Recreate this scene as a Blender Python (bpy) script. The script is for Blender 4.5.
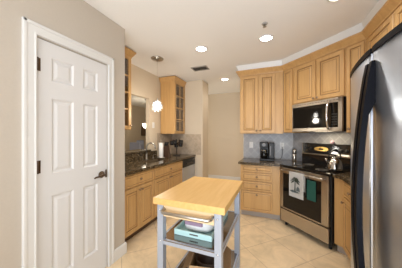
import bpy, bmesh, math, random
from mathutils import Matrix, Vector
random.seed(5)
PI = math.pi
R = math.radians
C = bpy.context.scene.collection
for o in list(bpy.data.objects):
    bpy.data.objects.remove(o)

# ------------------------------------------------------------------ camera, world, lights, exposure
cam = bpy.data.objects.new('camera', bpy.data.cameras.new('camera'))
C.objects.link(cam)
cam.location = (0, 0, 1.38)
cam.rotation_euler = (R(90), 0, R(21.75))
cam.data.sensor_width = 36
cam.data.lens = 185 / 402 * 36
cam.data.clip_start = 0.02
bpy.context.scene.camera = cam
vs = bpy.context.scene.view_settings
vs.view_transform = 'Standard'
vs.look = 'None'
vs.gamma = 1
vs.use_curve_mapping = False
vs.exposure = 0.8
w = bpy.data.worlds.new('world')
bpy.context.scene.world = w
w.use_nodes = True
w.node_tree.nodes['Background'].inputs[0].default_value = (0.85, 0.92, 1.0, 1)
w.node_tree.nodes['Background'].inputs[1].default_value = 1.2


def area(name, loc, target, sx, sy, power, col):
    d = bpy.data.lights.new(name, 'AREA')
    d.shape = 'RECTANGLE'
    d.size, d.size_y, d.energy, d.color = sx, sy, power, col
    o = bpy.data.objects.new(name, d)
    C.objects.link(o)
    o.location = loc
    o.rotation_euler = (Vector(target) - Vector(loc)).to_track_quat('-Z', 'Y').to_euler()
    return o


area('window_daylight', (-0.45, -2.35, 1.35), (0.5, 3.0, 1.0), 1.9, 1.9, 27, (0.90, 0.93, 1.0))
area('ceiling_fill', (0.35, -0.75, 0.95), (0.95, 1.1, 2.6), 0.9, 0.9, 27, (0.84, 0.93, 1.0))  # unseen fill lamp added to brighten the ceiling
area('dining_fill', (-3.6, 1.3, 1.6), (-4.3, 6.0, 1.2), 1.8, 1.6, 3.5, (1.0, 0.93, 0.82))  # fill lamp added to light the dining room, no window there
area('hall_area_light', (-3.2, 4.65, 1.5), (-0.8, 4.75, 1.3), 0.8, 1.8, 9, (1.0, 0.93, 0.8))  # area light shining across the hall, no window modelled

# ------------------------------------------------------------------ materials
M = {}


def mat(name, col, rough=0.5, metal=0.0, emit=0.0, trans=0.0, spec=None, coat=0.0, ecol=None):
    m = bpy.data.materials.new(name)
    m.use_nodes = True
    b = m.node_tree.nodes['Principled BSDF']
    b.inputs['Base Color'].default_value = (*col, 1)
    b.inputs['Roughness'].default_value = rough
    b.inputs['Metallic'].default_value = metal
    b.inputs['Transmission Weight'].default_value = trans
    if spec is not None:
        b.inputs['Specular IOR Level'].default_value = spec
    b.inputs['Coat Weight'].default_value = coat
    if emit:
        b.inputs['Emission Color'].default_value = (*(ecol or col), 1)
        b.inputs['Emission Strength'].default_value = emit
    M[name] = m
    return m


def nodes(name):
    nt = M[name].node_tree
    return nt, nt.nodes['Principled BSDF']


def add(nt, t, **k):
    n = nt.nodes.new(t)
    for a, v in k.items():
        if a in n.inputs:
            n.inputs[a].default_value = v
        else:
            setattr(n, a, v)
    return n


def ramp(nt, stops):
    n = nt.nodes.new('ShaderNodeValToRGB')
    e = n.color_ramp.elements
    while len(e) < len(stops):
        e.new(0.5)
    for el, (p, c) in zip(e, stops):
        el.position = p
        el.color = (*c, 1)
    return n


def wood(name, c1, c2, rough=0.38, scale=(22, 22, 1.6)):
    mat(name, c1, rough)
    nt, b = nodes(name)
    tc = add(nt, 'ShaderNodeTexCoord')
    mp = add(nt, 'ShaderNodeMapping')
    mp.inputs['Scale'].default_value = scale
    nz = add(nt, 'ShaderNodeTexNoise', Scale=1.0, Detail=5.0, Roughness=0.6, Distortion=0.6)
    rp = ramp(nt, [(0.3, c1), (0.72, c2)])
    L = nt.links.new
    L(tc.outputs['Object'], mp.inputs['Vector'])
    L(mp.outputs[0], nz.inputs['Vector'])
    L(nz.outputs['Fac'], rp.inputs[0])
    L(rp.outputs[0], b.inputs['Base Color'])


def noisy(name, stops, scale, rough, detail=6, bump=0.0, metal=0):
    mat(name, stops[0][1], rough, metal)
    nt, b = nodes(name)
    tc = add(nt, 'ShaderNodeTexCoord')
    nz = add(nt, 'ShaderNodeTexNoise', Scale=scale, Detail=detail, Roughness=0.65)
    rp = ramp(nt, stops)
    L = nt.links.new
    L(tc.outputs['Object'], nz.inputs['Vector'])
    L(nz.outputs['Fac'], rp.inputs[0])
    L(rp.outputs[0], b.inputs['Base Color'])
    if bump:
        bp = add(nt, 'ShaderNodeBump', Strength=bump, Distance=0.002)
        L(nz.outputs['Fac'], bp.inputs['Height'])
        L(bp.outputs[0], b.inputs['Normal'])


def tiles(name, size, c1, c2, grout, rot, vertical, rough, mortar=0.006, var=0.5, nscale=5):
    mat(name, c1, rough)
    nt, b = nodes(name)
    L = nt.links.new
    tc = add(nt, 'ShaderNodeTexCoord')
    src = tc.outputs['Object']
    if vertical:
        sp = add(nt, 'ShaderNodeSeparateXYZ')
        cb = add(nt, 'ShaderNodeCombineXYZ')
        L(src, sp.inputs[0])
        L(sp.outputs['X'], cb.inputs['X'])
        L(sp.outputs['Z'], cb.inputs['Y'])
        src = cb.outputs[0]
    mp = add(nt, 'ShaderNodeMapping')
    mp.inputs['Rotation'].default_value = (0, 0, R(rot))
    L(src, mp.inputs['Vector'])
    br = add(nt, 'ShaderNodeTexBrick', offset=0.0, squash=1.0)
    br.inputs['Scale'].default_value = 1.0
    br.inputs['Brick Width'].default_value = size
    br.inputs['Row Height'].default_value = size
    br.inputs['Mortar Size'].default_value = mortar
    br.inputs['Mortar Smooth'].default_value = 0.3
    br.inputs['Bias'].default_value = 0.0
    br.inputs['Color1'].default_value = (*c1, 1)
    br.inputs['Color2'].default_value = (*c2, 1)
    br.inputs['Mortar'].default_value = (*grout, 1)
    L(mp.outputs[0], br.inputs['Vector'])
    nz = add(nt, 'ShaderNodeTexNoise', Scale=nscale, Detail=7.0, Roughness=0.65, Distortion=1.2)
    L(tc.outputs['Object'], nz.inputs['Vector'])
    lo, hi = 1 - var * 0.5, 1 + var * 0.25
    rp = ramp(nt, [(0.3, (lo, lo, lo * 0.96)), (0.7, (hi, hi, hi))])
    L(nz.outputs['Fac'], rp.inputs[0])
    mx = add(nt, 'ShaderNodeMix', data_type='RGBA', blend_type='MULTIPLY')
    mx.inputs['Factor'].default_value = 1
    L(br.outputs['Color'], mx.inputs['A'])
    L(rp.outputs[0], mx.inputs['B'])
    L(mx.outputs['Result'], b.inputs['Base Color'])


wood('maple', (0.50, 0.29, 0.112), (0.61, 0.375, 0.155))
mat('glaze', (0.20, 0.105, 0.038), 0.5)
mat('maple_inside_shade', (0.16, 0.09, 0.04), 0.6)  # maple darkened: interior shade put into the colour
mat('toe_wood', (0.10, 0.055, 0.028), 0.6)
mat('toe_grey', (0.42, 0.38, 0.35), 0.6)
wood('butcher', (0.68, 0.40, 0.125), (0.77, 0.49, 0.19), 0.4, (28, 2.2, 28))
wood('beech', (0.74, 0.53, 0.30), (0.82, 0.62, 0.38), 0.4, (2.0, 26, 26))
noisy('wall_paint', [(0.3, (0.66, 0.565, 0.44)), (0.7, (0.685, 0.59, 0.465))], 60, 0.75)
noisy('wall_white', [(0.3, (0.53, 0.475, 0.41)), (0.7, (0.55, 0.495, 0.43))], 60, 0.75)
noisy('ceiling_paint', [(0.3, (0.85, 0.845, 0.84)), (0.7, (0.87, 0.865, 0.86))], 80, 0.9)
mat('trim_white', (0.74, 0.74, 0.735), 0.35)
mat('door_white', (0.72, 0.72, 0.73), 0.35)
noisy('granite', [(0.34, (0.006, 0.005, 0.004)), (0.46, (0.04, 0.028, 0.014)), (0.56, (0.11, 0.075, 0.04)), (0.66, (0.34, 0.27, 0.18))], 48, 0.16, 9)
tiles('floor_tile', 0.46, (0.82, 0.645, 0.43), (0.88, 0.70, 0.475), (0.60, 0.455, 0.30), 45, False, 0.32, 0.005, 0.45, 3.5)
tiles('splash_tile', 0.10, (0.33, 0.325, 0.345), (0.38, 0.375, 0.395), (0.53, 0.53, 0.54), 45, True, 0.35, 0.0035, 0.3, 9)
tiles('splash_stone', 0.10, (0.45, 0.36, 0.27), (0.53, 0.43, 0.33), (0.60, 0.51, 0.42), 45, True, 0.4, 0.003, 0.5, 16)
mat('steel', (0.50, 0.46, 0.41), 0.28, 1.0)
mat('steel_fridge', (0.55, 0.59, 0.67), 0.32, 1.0)
mat('kettle_steel', (0.46, 0.42, 0.37), 0.16, 1.0)
mat('chrome', (0.8, 0.8, 0.8), 0.1, 1.0)
mat('black_gloss', (0.008, 0.008, 0.009), 0.06)
mat('black_glass', (0.008, 0.007, 0.006), 0.05, spec=0.35)
mat('black_plastic', (0.009, 0.009, 0.010), 0.38, spec=0.3)
mat('handle_black', (0.006, 0.006, 0.008), 0.4, spec=0.04)
mat('grey_plastic', (0.16, 0.16, 0.17), 0.45)
mat('black_matte', (0.02, 0.02, 0.02), 0.55)
mat('knob_bronze', (0.30, 0.22, 0.15), 0.35, 0.9)
mat('sink_brown', (0.13, 0.095, 0.06), 0.35)
mat('bronze', (0.10, 0.065, 0.04), 0.3, 0.9)
mat('nickel', (0.45, 0.43, 0.40), 0.3, 1.0)
mat('galv', (0.42, 0.46, 0.54), 0.38, 0.3)
mat('shelf_steel', (0.30, 0.28, 0.27), 0.14, 1.0)
mat('aqua', (0.50, 0.74, 0.74), 0.35)
mat('purple', (0.34, 0.24, 0.34), 0.6)
mat('paper_white', (0.83, 0.83, 0.83), 0.75)
noisy('towel_cloth', [(0.3, (0.72, 0.71, 0.69)), (0.7, (0.80, 0.79, 0.77))], 150, 0.9, 3, 0.3)
mat('print_green', (0.03, 0.042, 0.03), 0.9)
mat('print_blue', (0.10, 0.13, 0.14), 0.9)
noisy('teal_cloth', [(0.3, (0.008, 0.065, 0.05)), (0.7, (0.014, 0.095, 0.072))], 120, 0.9, 3, 0.3)
mat('reflection_gold', (0.45, 0.30, 0.10), 0.25, 1.0)  # reflected warm light put into a gold base colour
mat('pink', (0.55, 0.36, 0.42), 0.4)
noisy('cardboard', [(0.3, (0.42, 0.27, 0.14)), (0.7, (0.47, 0.31, 0.17))], 40, 0.85)
mat('lens', (1, 0.95, 0.86), 0.5, emit=14, ecol=(1, 0.93, 0.8))
mat('task_lens', (1, 0.92, 0.75), 0.5, emit=2.5, ecol=(1, 0.85, 0.6))
mat('bulb', (1, 0.97, 0.9), 0.4, emit=22, ecol=(1, 0.96, 0.88))
mat('crystal', (0.97, 0.98, 1.0), 0.03, trans=0.9, spec=0.8)
mat('bowl_glass', (1, 0.96, 0.86), 0.4, emit=5, ecol=(1, 0.93, 0.78))
mat('chair_blue', (0.42, 0.48, 0.68), 0.85)
mat('dark_wood', (0.07, 0.035, 0.02), 0.4)
mat('art', (0.16, 0.10, 0.06), 0.6)
mat('grille', (0.36, 0.34, 0.32), 0.5)
mat('vent_dark', (0.10, 0.095, 0.09), 0.7)
# clear cabinet / window glass
m = mat('clear_glass', (0.9, 0.95, 0.95), 0.02)
nt, b = nodes('clear_glass')
tr = add(nt, 'ShaderNodeBsdfTransparent')
gl = add(nt, 'ShaderNodeBsdfGlossy', Roughness=0.03)
ms = add(nt, 'ShaderNodeMixShader')
ms.inputs[0].default_value = 0.1
nt.links.new(tr.outputs[0], ms.inputs[1])
nt.links.new(gl.outputs[0], ms.inputs[2])
nt.links.new(ms.outputs[0], nt.nodes['Material Output'].inputs[0])


# ------------------------------------------------------------------ mesh helpers
def BM():
    return bmesh.new()


def box(bm, x0, x1, y0, y1, z0, z1, mi=0, bev=0.0):
    r = bmesh.ops.create_cube(bm, size=1)
    vsx = r['verts']
    bmesh.ops.scale(bm, vec=(x1 - x0, y1 - y0, z1 - z0), verts=vsx)
    bmesh.ops.translate(bm, vec=((x0 + x1) / 2, (y0 + y1) / 2, (z0 + z1) / 2), verts=vsx)
    fs = {f for v in vsx for f in v.link_faces}
    for f in fs:
        f.material_index = mi
    if bev:
        es = list({e for v in vsx for e in v.link_edges})
        rr = bmesh.ops.bevel(bm, geom=es, offset=bev, segments=2, affect='EDGES', profile=0.5)
        for f in rr['faces']:
            f.material_index = mi
    return bm


def lathe(bm, prof, c=(0, 0, 0), n=20, axis='Z', mi=0, closed=False):
    rings = []
    for r, h in prof:
        ring = []
        for i in range(n):
            a = 2 * PI * i / n
            p = (r * math.cos(a), r * math.sin(a), h)
            if axis == 'X':
                p = (p[2], p[0], p[1])
            elif axis == 'Y':
                p = (p[0], p[2], -p[1])
            ring.append(bm.verts.new((p[0] + c[0], p[1] + c[1], p[2] + c[2])))
        rings.append(ring)
    for a, b_ in zip(rings, rings[1:]):
        for i in range(n):
            f = bm.faces.new((a[i], a[(i + 1) % n], b_[(i + 1) % n], b_[i]))
            f.material_index = mi
            f.smooth = True
    if closed:
        for i in range(n):
            bm.faces.new((rings[-1][i], rings[-1][(i + 1) % n], rings[0][(i + 1) % n], rings[0][i])).smooth = True
        return bm
    for ring, flip in ((rings[0], True), (rings[-1], False)):
        f = bm.faces.new(ring[::-1] if flip else ring)
        f.material_index = mi
    return bm


def tube(bm, pts, r, n=8, mi=0):
    pts = [Vector(p) for p in pts]
    rings = []
    up = Vector((0, 0, 1))
    d0 = (pts[1] - pts[0]).normalized()
    u = d0.cross(up)
    if u.length < 1e-3:
        u = d0.cross(Vector((1, 0, 0)))
    u.normalize()
    for i, p in enumerate(pts):
        if i == 0:
            d = pts[1] - p
        elif i == len(pts) - 1:
            d = p - pts[i - 1]
        else:
            d = (pts[i + 1] - p).normalized() + (p - pts[i - 1]).normalized()
        d.normalize()
        u = (u - d * u.dot(d)).normalized()
        v = d.cross(u)
        rr = r[i] if isinstance(r, (list, tuple)) else r
        rings.append([bm.verts.new(p + (u * math.cos(2 * PI * k / n) + v * math.sin(2 * PI * k / n)) * rr) for k in range(n)])
    for a, b_ in zip(rings, rings[1:]):
        for i in range(n):
            f = bm.faces.new((a[i], a[(i + 1) % n], b_[(i + 1) % n], b_[i]))
            f.smooth = True
            f.material_index = mi
    for ring in (rings[0], rings[-1]):
        bm.faces.new(ring).material_index = mi
    return bm


def prism(bm, pts, z0, z1, mi=0, bev=0):
    lo = [bm.verts.new((x, y, z0)) for x, y in pts]
    hi = [bm.verts.new((x, y, z1)) for x, y in pts]
    n = len(pts)
    fs = [bm.faces.new(lo[::-1]), bm.faces.new(hi)]
    for i in range(n):
        fs.append(bm.faces.new((lo[i], lo[(i + 1) % n], hi[(i + 1) % n], hi[i])))
    for f in fs:
        f.material_index = mi
    if bev:
        es = [e for f in fs[:2] for e in f.edges]
        bmesh.ops.bevel(bm, geom=es, offset=bev, segments=2, affect='EDGES', profile=0.5)
    return bm


def prism_y(bm, pts, y0, y1, mi=0):      # outline in (x, z), extruded along y
    lo = [bm.verts.new((x, y0, z)) for x, z in pts]
    hi = [bm.verts.new((x, y1, z)) for x, z in pts]
    n = len(pts)
    bm.faces.new(lo).material_index = mi
    bm.faces.new(hi[::-1]).material_index = mi
    for i in range(n):
        bm.faces.new((lo[i], hi[i], hi[(i + 1) % n], lo[(i + 1) % n])).material_index = mi
    return bm


def sweep(bm, path, prof, mi=0):         # profile (offset to the right of the path, z)
    n = len(path)
    rows = []
    for i, p in enumerate(path):
        p = Vector(p)
        ds = []
        if i > 0:
            ds.append((p - Vector(path[i - 1])).normalized())
        if i < n - 1:
            ds.append((Vector(path[i + 1]) - p).normalized())
        ns = [Vector((d.y, -d.x)) for d in ds]
        m_ = ns[0] if len(ns) == 1 else (ns[0] + ns[1]).normalized() / max(0.2, (ns[0] + ns[1]).normalized().dot(ns[0]))
        rows.append([bm.verts.new((p.x + m_.x * o, p.y + m_.y * o, z)) for o, z in prof])
    k = len(prof)
    for a, b_ in zip(rows, rows[1:]):
        for j in range(k):
            bm.faces.new((a[j], b_[j], b_[(j + 1) % k], a[(j + 1) % k])).material_index = mi
    bm.faces.new(rows[0])
    bm.faces.new(rows[-1][::-1])
    return bm


def rings(bm, x0, x1, z0, z1, prof, marks=(), cap=0):
    """nested rectangles: prof = (inset, y); front faces -y; bands listed in marks get material 1"""
    rs = []
    for ins, y in prof:
        rs.append([bm.verts.new(p) for p in ((x0 + ins, y, z0 + ins), (x1 - ins, y, z0 + ins), (x1 - ins, y, z1 - ins), (x0 + ins, y, z1 - ins))])
    for k, (a, b_) in enumerate(zip(rs, rs[1:])):
        for i in range(4):
            f = bm.faces.new((a[i], a[(i + 1) % 4], b_[(i + 1) % 4], b_[i]))
            f.material_index = 1 if k in marks else 0
    bm.faces.new(rs[-1]).material_index = cap
    return rs


def obj(name, bm, mats, parent=None, world=False, smooth=False):
    if world and parent is not None:
        bmesh.ops.transform(bm, matrix=MW[parent.name].inverted(), verts=bm.verts)
    bmesh.ops.recalc_face_normals(bm, faces=bm.faces)
    me = bpy.data.meshes.new(name)
    bm.to_mesh(me)
    bm.free()
    if isinstance(mats, str):
        mats = [mats]
    for k in mats:
        me.materials.append(M[k])
    if smooth:
        for p in me.polygons:
            p.use_smooth = True
    o = bpy.data.objects.new(name, me)
    C.objects.link(o)
    if parent is not None:
        o.parent = parent
    return o


MW = {}


def tag(o, label, cat, group=None, kind=None):
    o['label'] = label
    o['category'] = cat
    if group:
        o['group'] = group
    if kind:
        o['kind'] = kind
    return o


def thing(name, label, cat, loc=(0, 0, 0), rz=0.0, group=None):
    o = bpy.data.objects.new(name, None)
    C.objects.link(o)
    o.location = loc
    o.rotation_euler = (0, 0, R(rz))
    o.empty_display_size = 0.1
    MW[o.name] = Matrix.Translation(loc) @ Matrix.Rotation(R(rz), 4, 'Z')
    return tag(o, label, cat, group)


def struct(name, bm, mats):
    o = obj(name, bm, mats)
    o['kind'] = 'structure'
    return o


def dup(root, loc, rz, label):
    r = root.copy()
    C.objects.link(r)
    r.location = loc
    r.rotation_euler = (0, 0, R(rz))
    r['label'] = label
    for ch in list(root.children):
        c = ch.copy()
        C.objects.link(c)
        c.parent = r
        for g in list(ch.children):
            d = g.copy()
            C.objects.link(d)
            d.parent = c
    return r


# ------------------------------------------------------------------ the shell
CEIL = 2.595
XL, XK, XR = -1.616, -2.30, 1.30
YS, YB, YH = 3.85, 3.72, 5.40
DX, DY, DW = -5.6, 1.15, 7.6

struct('floor', box(BM(), -5.7, 1.42, -2.6, 7.7, -0.1, 0), 'floor_tile')
struct('ceiling', box(BM(), -5.7, 1.42, -2.6, 7.7, CEIL, CEIL + 0.1), 'ceiling_paint')
bm = BM()      # wall holding the pantry door, turning back at the kitchen end
D0, D1, DT = 0.808, 1.425, 2.095
box(bm, XL - 0.11, XL, -2.5, D0, 0, CEIL)
box(bm, XL - 0.11, XL, D1, 1.665, 0, CEIL)
box(bm, XL - 0.11, XL, D0, D1, DT, CEIL)
struct('wall_left', bm, 'wall_white')
struct('wall_pantry', box(BM(), XK - 0.12, XL - 0.11, 1.555, 1.665, 0, CEIL), 'wall_paint')
bm = BM()      # sink wall with the pass-through
P0, P1, PB, PT = 2.25, 3.02, 1.03, 2.08
box(bm, XK - 0.09, XK, 1.665, P0, 0, CEIL)
box(bm, XK - 0.09, XK, P1, YS, 0, CEIL)
box(bm, XK - 0.09, XK, P0, P1, 0, PB)
box(bm, XK - 0.09, XK, P0, P1, PT, CEIL)
struct('wall_sink', bm, 'wall_paint')
struct('wall_end', box(BM(), XK - 0.13, -1.50, YS, 4.25, 0, CEIL, 0, 0.012), 'wall_paint')
struct('wall_hall', box(BM(), -3.3, -0.4, YH, YH + 0.1, 0, CEIL), 'wall_paint')
bm = BM()
prism(bm, [(-0.58, YB), (0.31, YB), (1.30, 2.73), (1.42, 2.73), (1.42, 3.85), (-0.58, 3.85)], 0, CEIL)
struct('wall_back', bm, 'wall_paint')
struct('wall_passage', box(BM(), -0.58, -0.46, 3.86, YH, 0, CEIL), 'wall_paint')
struct('wall_right', box(BM(), XR, XR + 0.12, -2.5, 2.73, 0, CEIL), 'wall_paint')
bm = BM()      # rear wall behind the camera with a wide window
box(bm, XL - 0.11, -1.35, -2.6, -2.5, 0, CEIL)
box(bm, 1.15, XR + 0.12, -2.6, -2.5, 0, CEIL)
box(bm, -1.35, 1.15, -2.6, -2.5, 0, 0.35)
box(bm, -1.35, 1.15, -2.6, -2.5, 2.45, CEIL)
struct('wall_rear', bm, 'wall_white')
bm = BM()
for x in (-1.35, -0.13, 1.09):
    box(bm, x, x + 0.06, -2.58, -2.52, 0.35, 2.45)
for z in (0.35, 2.39):
    box(bm, -1.35, 1.15, -2.58, -2.52, z, z + 0.06)
struct('window_1', bm, 'trim_white')
bm = BM()      # dining room beyond the pass-through
box(bm, DX - 0.1, DX, DY, DW, 0, CEIL)
box(bm, DX, -3.3, DW, DW + 0.1, 0, CEIL)
box(bm, DX, XK - 0.13, DY - 0.1, DY, 0, CEIL)
box(bm, -3.4, -3.3, YH, DW, 0, CEIL)
struct('wall_dining', bm, 'wall_paint')

# baseboards, casing
bm = BM()
sweep(bm, [(XL, 1.50), (XL, 1.665), (XL - 0.1, 1.665)], [(0, 0), (0.016, 0), (0.016, 0.105), (0.010, 0.125), (0, 0.125)])
sweep(bm, [(XL, -2.5), (XL, 0.724)], [(0, 0), (0.016, 0), (0.016, 0.105), (0.010, 0.125), (0, 0.125)])
struct('baseboard_left', bm, 'trim_white')
struct('baseboard_hall', sweep(BM(), [(-3.2, YH), (-0.58, YH)], [(0, 0), (0.016, 0), (0.016, 0.105), (0.010, 0.125), (0, 0.125)]), 'trim_white')
struct('baseboard_end', sweep(BM(), [(-1.66, YS), (-1.50, YS), (-1.50, 4.25)], [(0, 0), (0.016, 0), (0.016, 0.105), (0.010, 0.125), (0, 0.125)]), 'trim_white')
bm = BM()
O0, O1, OT, I0, I1, IT = 0.724, 1.499, 2.185, 0.803, 1.430, 2.10
for (a, b_, z0, z1) in ((O0, I0, 0, OT), (I1, O1, 0, OT), (I0, I1, IT, OT)):
    box(bm, XL, XL + 0.016, a, b_, z0, z1)
# moulded outer bead of the casing
for (a, b_, z0, z1) in ((O0, O0 + 0.024, 0, OT), (O1 - 0.024, O1, 0, OT), (O0, O1, OT - 0.024, OT)):
    box(bm, XL + 0.012, XL + 0.021, a, b_, z0, z1, 0, 0.005)
for (a, b_, z0, z1) in ((I0 - 0.012, I0, 0, IT), (I1, I1 + 0.012, 0, IT), (I0 - 0.012, I1 + 0.012, IT, IT + 0.012)):
    box(bm, XL + 0.012, XL + 0.021, a, b_, z0, z1, 0, 0.003)
struct('trim_1', bm, 'trim_white')

# pantry door: local x runs along +Y, front faces +X
pd = thing('pantry_door', 'white six-panel pantry door with bronze lever handle in the left wall', 'door', (XL - 0.006, 0.812, 0.008), 90)
bm = BM()
W, H = 0.609, 2.082
cols = ((0.098, 0.274), (0.356, 0.506))
rows = ((0.222, 0.892), (1.062, 1.652), (1.782, 1.972))
xs = [0, cols[0][0], cols[0][1], cols[1][0], cols[1][1], W]
zs = [0, rows[0][0], rows[0][1], rows[1][0], rows[1][1], rows[2][0], rows[2][1], H]
for i in range(5):
    for j in range(7):
        if i in (1, 3) and j in (1, 3, 5):
            rings(bm, xs[i], xs[i + 1], zs[j], zs[j + 1], [(0, 0), (0.004, 0.001), (0.016, 0.011), (0.024, 0.011), (0.045, 0.003), (0.05, 0.003)])
        else:
            v = [bm.verts.new(p) for p in ((xs[i], 0, zs[j]), (xs[i + 1], 0, zs[j]), (xs[i + 1], 0, zs[j + 1]), (xs[i], 0, zs[j + 1]))]
            bm.faces.new(v)
bmesh.ops.remove_doubles(bm, verts=bm.verts, dist=0.0001)
bk = [bm.verts.new(p) for p in ((0, 0.035, 0), (W, 0.035, 0), (W, 0.035, H), (0, 0.035, H))]
bm.faces.new(bk)
fr = [bm.verts.new(p) for p in ((0, 0, 0), (W, 0, 0), (W, 0, H), (0, 0, H))]
for i in range(4):
    bm.faces.new((fr[i], fr[(i + 1) % 4], bk[(i + 1) % 4], bk[i]))
slab = obj('door_slab', bm, 'door_white', pd)
for z in (0.27, 1.08, 1.84):
    bm = BM()
    box(bm, 0.001, 0.024, -0.004, 0.003, z, z + 0.095)
    lathe(bm, [(0.008, z), (0.008, z + 0.095)], (0.001, -0.010, 0), 10)
    obj('hinge', bm, 'bronze', pd)
bm = BM()
lathe(bm, [(0.034, 0), (0.034, -0.006), (0.028, -0.012), (0.014, -0.014), (0.012, -0.05), (0.0, -0.05)], (0.545, -0.001, 0.964), 20, 'Y')
obj('lever_rose', bm, 'bronze', pd)
bm = BM()
tube(bm, [(0.552, -0.052, 0.964), (0.52, -0.055, 0.966), (0.48, -0.055, 0.960), (0.445, -0.05, 0.958), (0.432, -0.047, 0.952)], [0.011, 0.011, 0.009, 0.008, 0.007], 10)
obj('lever_handle', bm, 'bronze', pd)
bm = BM()
box(bm, 0.592, 0.609, -0.003, 0.003, 0.925, 1.005)
obj('latch_plate', bm, 'bronze', pd)

# backsplashes (thin tiled skin on the walls), local X horizontal
def splash(name, x, y, rz, wid, z0, z1, m_):
    bm = BM()
    box(bm, 0, wid, -0.008, 0, z0, z1)
    o = struct(name, bm, m_)
    o.location = (x, y, 0)
    o.rotation_euler = (0, 0, R(rz))


CT = 0.914
splash('trim_2', -0.575, YB, 0, 0.885, CT + 0.001, 1.40, 'splash_tile')
splash('trim_3', 0.31, YB, -45, 1.40, CT - 0.1, 1.45, 'splash_tile')
splash('trim_4', 1.30, 2.73, -90, 1.20, CT + 0.001, 1.40, 'splash_tile')
splash('trim_5', -2.30, YS, 0, 0.765, CT + 0.001, 1.375, 'splash_stone')
splash('trim_6', XK, P1 + 0.245, 90, 0.575, CT + 0.125, 1.40, 'splash_stone')

# white crown between the cabinets and the ceiling
struct('trim_7', sweep(BM(), [(-0.58, YB), (-0.58, 3.36), (0.13, 3.36), (0.94, 2.55), (0.94, 0.40)],
       [(0, 2.495), (0.030, 2.495), (0.034, 2.52), (0.042, 2.545), (0.058, 2.585), (0.058, CEIL), (0, CEIL)]), 'trim_white')

# ------------------------------------------------------------------ cabinets
DOORP = [(0, 0.02), (0, 0.004), (0.004, 0), (0.048, 0), (0.051, 0.008), (0.060, 0.008), (0.084, 0.001), (0.088, 0.0), (0.09, 0.0)]
DRAWP = [(0, 0.02), (0, 0.004), (0.004, 0), (0.022, 0), (0.025, 0.004), (0.030, 0.004), (0.040, 0.001)]


def knob(parent, x, z, y=-0.02):
    bm = BM()
    lathe(bm, [(0.0, 0.0), (0.007, 0.0), (0.006, -0.012), (0.014, -0.016), (0.016, -0.022), (0.011, -0.028), (0.0, -0.029)], (x, y, z), 12, 'Y')
    obj('knob', bm, 'knob_bronze', parent)


def cdoor(root, x0, x1, z0, z1, kx=None, kz=None, name='door'):
    bm = BM()
    rings(bm, x0, x1, z0, z1, [(i, y - 0.02) for i, y in (DOORP if name == 'door' and x1 - x0 > 0.2 and z1 - z0 > 0.25 else
          [(a * 0.62, b_) for a, b_ in DOORP] if name == 'door' else DRAWP)], (4, 6) if name == 'door' else (4,))
    d = obj(name, bm, ['maple', 'glaze'], root)
    if kx is not None:
        knob(d, kx, kz)
    return d


def carcass(root, w_, d_, z0, z1, toe=0.0, toemat='toe_wood', name='body'):
    bm = BM()
    box(bm, 0, w_, 0, d_, z0 + toe, z1)
    obj(name, bm, 'maple', root)
    if toe:
        bm = BM()
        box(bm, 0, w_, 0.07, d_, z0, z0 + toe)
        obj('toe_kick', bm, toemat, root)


# left run, fronts face +X ; local x -> +Y
FL = -1.70
c1 = thing('base_cabinet', 'maple base cabinet next to the pantry wall corner, two doors below one drawer', 'cabinet', (FL, 1.70, 0), 90)
carcass(c1, 0.622, 0.58, 0, 0.874, 0.10)
cdoor(c1, 0.01, 0.612, 0.70, 0.855, 0.31, 0.78, 'drawer')
cdoor(c1, 0.01, 0.307, 0.115, 0.685, 0.285, 0.64)
cdoor(c1, 0.315, 0.612, 0.115, 0.685, 0.337, 0.64)
c2 = thing('sink_cabinet', 'maple sink base cabinet beside the dishwasher, two doors under a drawer panel', 'cabinet', (FL, 2.325, 0), 90)
bm = BM()
box(bm, 0, 0.92, 0, 0.58, 0.10, 0.66)
box(bm, 0, 0.92, 0, 0.03, 0.66, 0.874)
box(bm, 0, 0.02, 0.03, 0.58, 0.66, 0.874)
box(bm, 0.90, 0.92, 0.03, 0.58, 0.66, 0.874)
obj('body', bm, 'maple', c2)
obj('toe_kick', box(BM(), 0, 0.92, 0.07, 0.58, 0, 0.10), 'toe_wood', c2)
cdoor(c2, 0.01, 0.91, 0.70, 0.855, 0.46, 0.78, 'drawer')
cdoor(c2, 0.01, 0.456, 0.115, 0.685, 0.43, 0.64)
cdoor(c2, 0.464, 0.91, 0.115, 0.685, 0.49, 0.64)

dw = thing('dishwasher', 'stainless dishwasher with black control strip at the far end of the sink counter', 'dishwasher', (FL + 0.005, 3.25, 0), 90)
obj('body', box(BM(), 0.004, 0.586, 0.025, 0.57, 0.10, 0.870), 'black_matte', dw)
bm = BM()
box(bm, 0.012, 0.584, -0.012, 0.025, 0.12, 0.705, 0, 0.006)
obj('door_panel', bm, 'steel_fridge', dw)
bm = BM()
box(bm, 0.006, 0.584, -0.02, 0.025, 0.71, 0.868, 0, 0.006)
cp = obj('control_panel', bm, 'black_plastic', dw)
bm = BM()
box(bm, 0.14, 0.44, -0.034, -0.018, 0.765, 0.79, 0, 0.006)
obj('pocket_handle', bm, 'black_gloss', cp)
bm = BM()
for k in range(4):
    lathe(bm, [(0.008, 0), (0.008, -0.004), (0.0, -0.004)], (0.46 + k * 0.028, -0.02, 0.825), 10, 'Y')
obj('button', bm, 'nickel', cp)
obj('toe_kick', box(BM(), 0.004, 0.586, 0.06, 0.5, 0, 0.10), 'black_matte', dw)


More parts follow.
